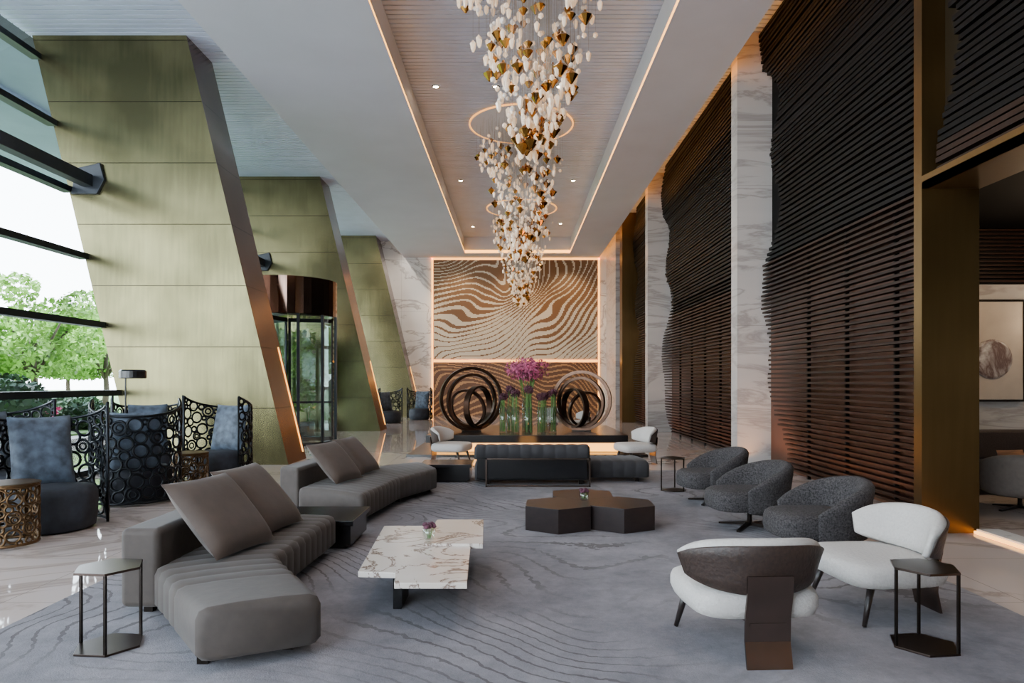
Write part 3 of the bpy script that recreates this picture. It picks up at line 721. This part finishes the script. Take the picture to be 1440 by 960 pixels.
# ------------------------------------------------------------------ display plinth, sculptures, flowers
PL=thing('display_plinth','black stone plinth with glowing recessed base','plinth',(.27,16.2,0))
MB().box(-2.15,2.15,-1.7,1.7,.26,.42).obj('top','black',PL,bevel=.01)
MB().box(-1.95,1.95,-1.5,1.5,.0,.26).obj('base','gbrass',PL)
MB().box(-1.97,1.97,-1.53,-1.5,.06,.24).obj('light_strip','ledb',PL)
MB().box(-2.5,2.5,-2.1,2.0,.0,.05).obj('lower_step','black',PL)
def ringsculpt(loc,rz,s=.70,fl=1):
    t=thing('ring_sculpture','dark bronze sculpture of interlocking concentric rings','sculpture',loc,rz,'bronze ring sculptures')
    def ring(R,rz2,c,w=.05,rr=.018,tilt=0):
        mx=Matrix.Rotation(rz2*fl,3,'Z')@Matrix.Rotation(pi/2+tilt,3,'X')
        MB().torus((0,0,0),R,rr,mx,n=64,band=w).obj('ring','sculpt',t,loc=(c[0]*fl,c[1],c[2]))
    ring(s,radians(12),(0,0,s+.04),.06,.034)
    ring(s*.86,radians(26),(.02,0,s*.9+.06),.05,.030)
    ring(s*.66,radians(52),(.16,0,s*.74+.04),.07,.022)
    ring(s*.60,radians(-30),(-.08,0,s*.70+.04),.035,.028,.25)
    MB().box(-.22,.22,-.12,.12,0,.025).obj('base','dmetal',t)
ringsculpt((-.98,15.6,.424),radians(6)); ringsculpt((1.55,15.7,.424),radians(-6),.66,-1)
def flower_ball(mb,c,r,n,rnd,s=.03,flat=.8):
    for i in range(n):
        d=Vector((rnd.gauss(0,1),rnd.gauss(0,1),rnd.gauss(0,1))).normalized(); k=rnd.uniform(.4,1.15)
        p=Vector(c)+Vector((d.x*r*k,d.y*r*k,d.z*r*k*flat)); a=d.orthogonal().normalized(); b2=d.cross(a)
        for q in range(4):
            an=q*pi/2+rnd.random(); e=a*cos(an)+b2*sin(an); f=a*cos(an+.7)+b2*sin(an+.7)
            mb.add([p,p+e*s+d*s*.4,p+(e+f)*s*.8+d*s*.7,p+f*s+d*s*.4],[(0,1,2,3)])
def vase(loc,h,r,bh,br,mt,seed,n=90,lab='tall clear glass cylinder vase of green stems and plum blossoms',flat=.8,ns=13,s=.04):
    rnd=random.Random(seed)
    t=thing('flower_vase',lab,'vase',loc,0,'flower display vases')
    MB().lathe([(r,0),(r,h),(r-.008,h),(r-.008,.02),(.01,.02)],20).obj('glass_cylinder','vglass',t,smooth=True)
    mb=MB()
    for i in range(ns):
        a=rnd.uniform(0,6.28); q=rnd.uniform(.2,.82)*r; a2=a+rnd.uniform(-.5,.5)
        mb.tube([(q*cos(a),q*sin(a),.03),(q*cos(a2),q*sin(a2),h),(br*.5*cos(a2),br*.5*sin(a2),bh)],.006,4)
    mb.obj('stems','stem',t,kind='stuff')
    mb=MB(); flower_ball(mb,(0,0,bh),br,n,rnd,s=s,flat=flat); mb.obj('blossoms',mt,t,kind='stuff')
for i,(x,y) in enumerate([(-.24,15.25),(.03,15.0),(.31,14.9),(.59,15.0),(.86,15.25),(-.09,15.62),(.70,15.62)]):
    vase((x,y,.422),.58,.09,.80+.08*(i%3),.085,'plum',i,n=80,s=.035)
vase((.30,15.75,.422),.75,.12,1.42,.46,'purple',20,420,'large glass vase with wide magenta orchid bouquet',.5,26,.05)

PP=thing('added_door_planting','added bamboo planting standing in for greenery in the door glass','plant',(-6.6,19.9,0))  # added planting, stands in for the green showing in the door glass
MB().box(-.7,.7,-.25,.25,0,.4).obj('planter','dmetal',PP,bevel=.01)
mb=MB(); rnd=random.Random(11)
for i in range(26):
    x=rnd.uniform(-.6,.6); mb.tube([(x,rnd.uniform(-.15,.15),.35),(x+rnd.uniform(-.1,.1),0,3.0)],.012,5)
mb.obj('canes','stem',PP,kind='stuff')
mb=MB(); leafcloud(mb,[((x*.15,0,1.0+z*.3),(.2,.3,.3)) for x in range(-4,5) for z in range(7)],3200,.07,rnd); mb.obj('leaves','leaf',PP,kind='stuff')

# ------------------------------------------------------------------ chandeliers
def drop_mesh():
    return MB().lathe([(.012,0),(.028,-.02),(.05,-.045),(.035,-.14),(.012,-.19)],6)
def mesh_from(mb,name,mt,smooth=False):
    o=mb.obj(name,mt,smooth=smooth); me=o.data; bpy.data.objects.remove(o); return me
DROP=mesh_from(drop_mesh(),'crystal_drop','crystal')
PEB=mesh_from(MB().lathe([(.006,0),(.03,-.012),(.042,-.04),(.036,-.07),(.01,-.088)],12),'porcelain_pebble','pebble',True)
GOLD=mesh_from(MB().lathe([(.01,.03),(.025,0),(.105,-.065),(.02,-.18),(.004,-.19)],8),'gold_pendant','gold')
SHAPES={'crystal_drop':DROP,'porcelain_pebble':PEB,'gold_pendant':GOLD}
def chandelier(cx,cy,seed,zlo,nextra,counts):
    rnd=random.Random(seed)
    t=thing('chandelier','cascading chandelier of crystal drops, white pebbles and gold cones','chandelier',(cx,cy,TZ),0,'cascading chandeliers')
    def rad(z):
        f=(z-zlo)/(7.7-zlo)
        return .18+.98*min(1,f*1.15)**.8
    wires=MB()
    def samp():
        while True:
            z=zlo+(7.75-zlo)*rnd.random()**1.1; R=rad(z)
            a=rnd.uniform(0,2*pi); q=R*(rnd.random()**.42)
            if rnd.random()< .45+.55*(.5+.5*cos(a-z*2.1)): return q*cos(a),q*sin(a),z
    for name,cnt in counts:
        me=SHAPES[name]
        for i in range(cnt):
            x,y,z=samp(); o=bpy.data.objects.new(name,me); COL.objects.link(o); o.parent=t
            s=rnd.uniform(.62,1.0)*(1.1 if name=='gold_pendant' else 1); o.location=(x,y,z-TZ); o.scale=(s,s,s); o.rotation_euler=(rnd.uniform(-.08,.08),rnd.uniform(-.08,.08),rnd.uniform(0,6))
            wires.tube([(x,y,z-TZ),(x,y,-.02)],.0016,3)
    ex=MB()
    for i in range(nextra):
        x,y,z=samp(); z-=TZ
        if i%2: ex.lathe([(.01,0),(.04,-.035),(.028,-.12),(.01,-.15)],6,(x,y,z),mi=0)
        elif i%6==0: ex.lathe([(.01,0),(.07,-.045),(.015,-.12)],7,(x,y,z),mi=1)
        else: ex.lathe([(.01,0),(.035,-.02),(.04,-.05),(.01,-.08)],7,(x,y,z),mi=0)
        wires.tube([(x,y,z),(x,y,-.02)],.0016,3)
    ex.obj('small_drops',['crystal','gold'],t,kind='stuff')
    wires.obj('suspension_wires','wire',t,kind='stuff')
    MB().torus((0,0,-.03),1.30,.014,n=60,band=.015).obj('light_ring','ring',t)
    MB().lathe([(1.27,-.04),(1.27,-.005)],48).obj('canopy_disc','ceil',t)
    point('chandelier_glow',(cx,cy,6.3),38,(1,.86,.70),.5)
cnt=[('crystal_drop',98),('porcelain_pebble',95),('gold_pendant',62)]
chandelier(.27,10.0,1,4.95,240,cnt)
chandelier(.18,17.2,2,4.75,280,cnt)
chandelier(.28,25.5,3,4.5,300,[('crystal_drop',98),('porcelain_pebble',80),('gold_pendant',44)])

dl=[(-1.72,15.0),(-.4,15.0),(1.0,15.0),(.85,26.0),(-1.72,22),(1.9,22),(-1.72,8.5),(1.9,8.5),(-1.72,3),(1.9,3),(1.9,28),(-1.72,28.5)]  # beyond the visible spotlights, entries are added to brighten the room
for i,(x,y) in enumerate(dl):
    t=thing('ceiling_downlight','small round recessed warm spotlight in ribbed ceiling','light',(x,y,TZ-.005),0,'recessed ceiling spotlights')
    MB().torus((0,0,-.01),.075,.014,n=20).obj('bezel','frame',t,smooth=True)
    MB().lathe([(.06,-.012),(.055,-.002)],16).obj('lamp','bulb',t)
    spot('downlight_spot',(x,y,TZ-.06),290,(1,.90,.80),85,.8,(x,y,0))
for y in (9,11.5,15,19,23.5): area('screen_wash',(4.35,y,.10),.15,2.2,24,(1,.46,.17),(pi,0,0)).data.spread=radians(140)
for x in (-2.5,0,2.5): spot('art_wash',(x,29.2,7.2),340,(1,.68,.37),80,.8,(x,31.4,4.3))
for x in (-5.5,): spot('marble_fill',(x,27.5,7.9),700,(1,.86,.72),90,.9,(x,31.4,3.5))  # added spot without a fixture, brightens the dim marble wall
point('lounge_lamp',(7.5,8.5,3.3),110,(1,.72,.45),.3)
point('plinth_glow',(.3,14.0,.25),10,(1,.45,.12),.2)
spot('flower_spot',(.3,13.0,7.9),450,(1,.88,.76),30,.8,(.3,15.5,1.0))

s=bpy.data.lights.new('sun','SUN'); s.energy=8; s.angle=radians(2); s.color=(1,.95,.88)
so=bpy.data.objects.new('sun',s); COL.objects.link(so); so.rotation_euler=Vector((.35,.55,-1)).to_track_quat('-Z','Y').to_euler()
w=bpy.data.worlds.new('World'); SC.world=w; w.use_nodes=True; t=w.node_tree; bg=t.nodes['Background']
tc=t.nodes.new('ShaderNodeTexCoord'); sp=t.nodes.new('ShaderNodeSeparateXYZ'); t.links.new(tc.outputs['Generated'],sp.inputs[0])
r=ramp(t,[(0.0,(0.94,0.97,1.0)),(0.9,(0.60,0.77,1.0))]); t.links.new(sp.outputs[2],r.inputs[0]); t.links.new(r.outputs[0],bg.inputs[0])
bg.inputs[1].default_value=14.0

c=bpy.data.cameras.new('camera'); co=bpy.data.objects.new('camera',c); COL.objects.link(co)
co.location=(0,0,1.55); co.rotation_euler=(pi/2,0,0); c.lens=24; c.sensor_width=36; c.shift_x=-3/1440; c.shift_y=57/1440
c.clip_end=400
SC.camera=co
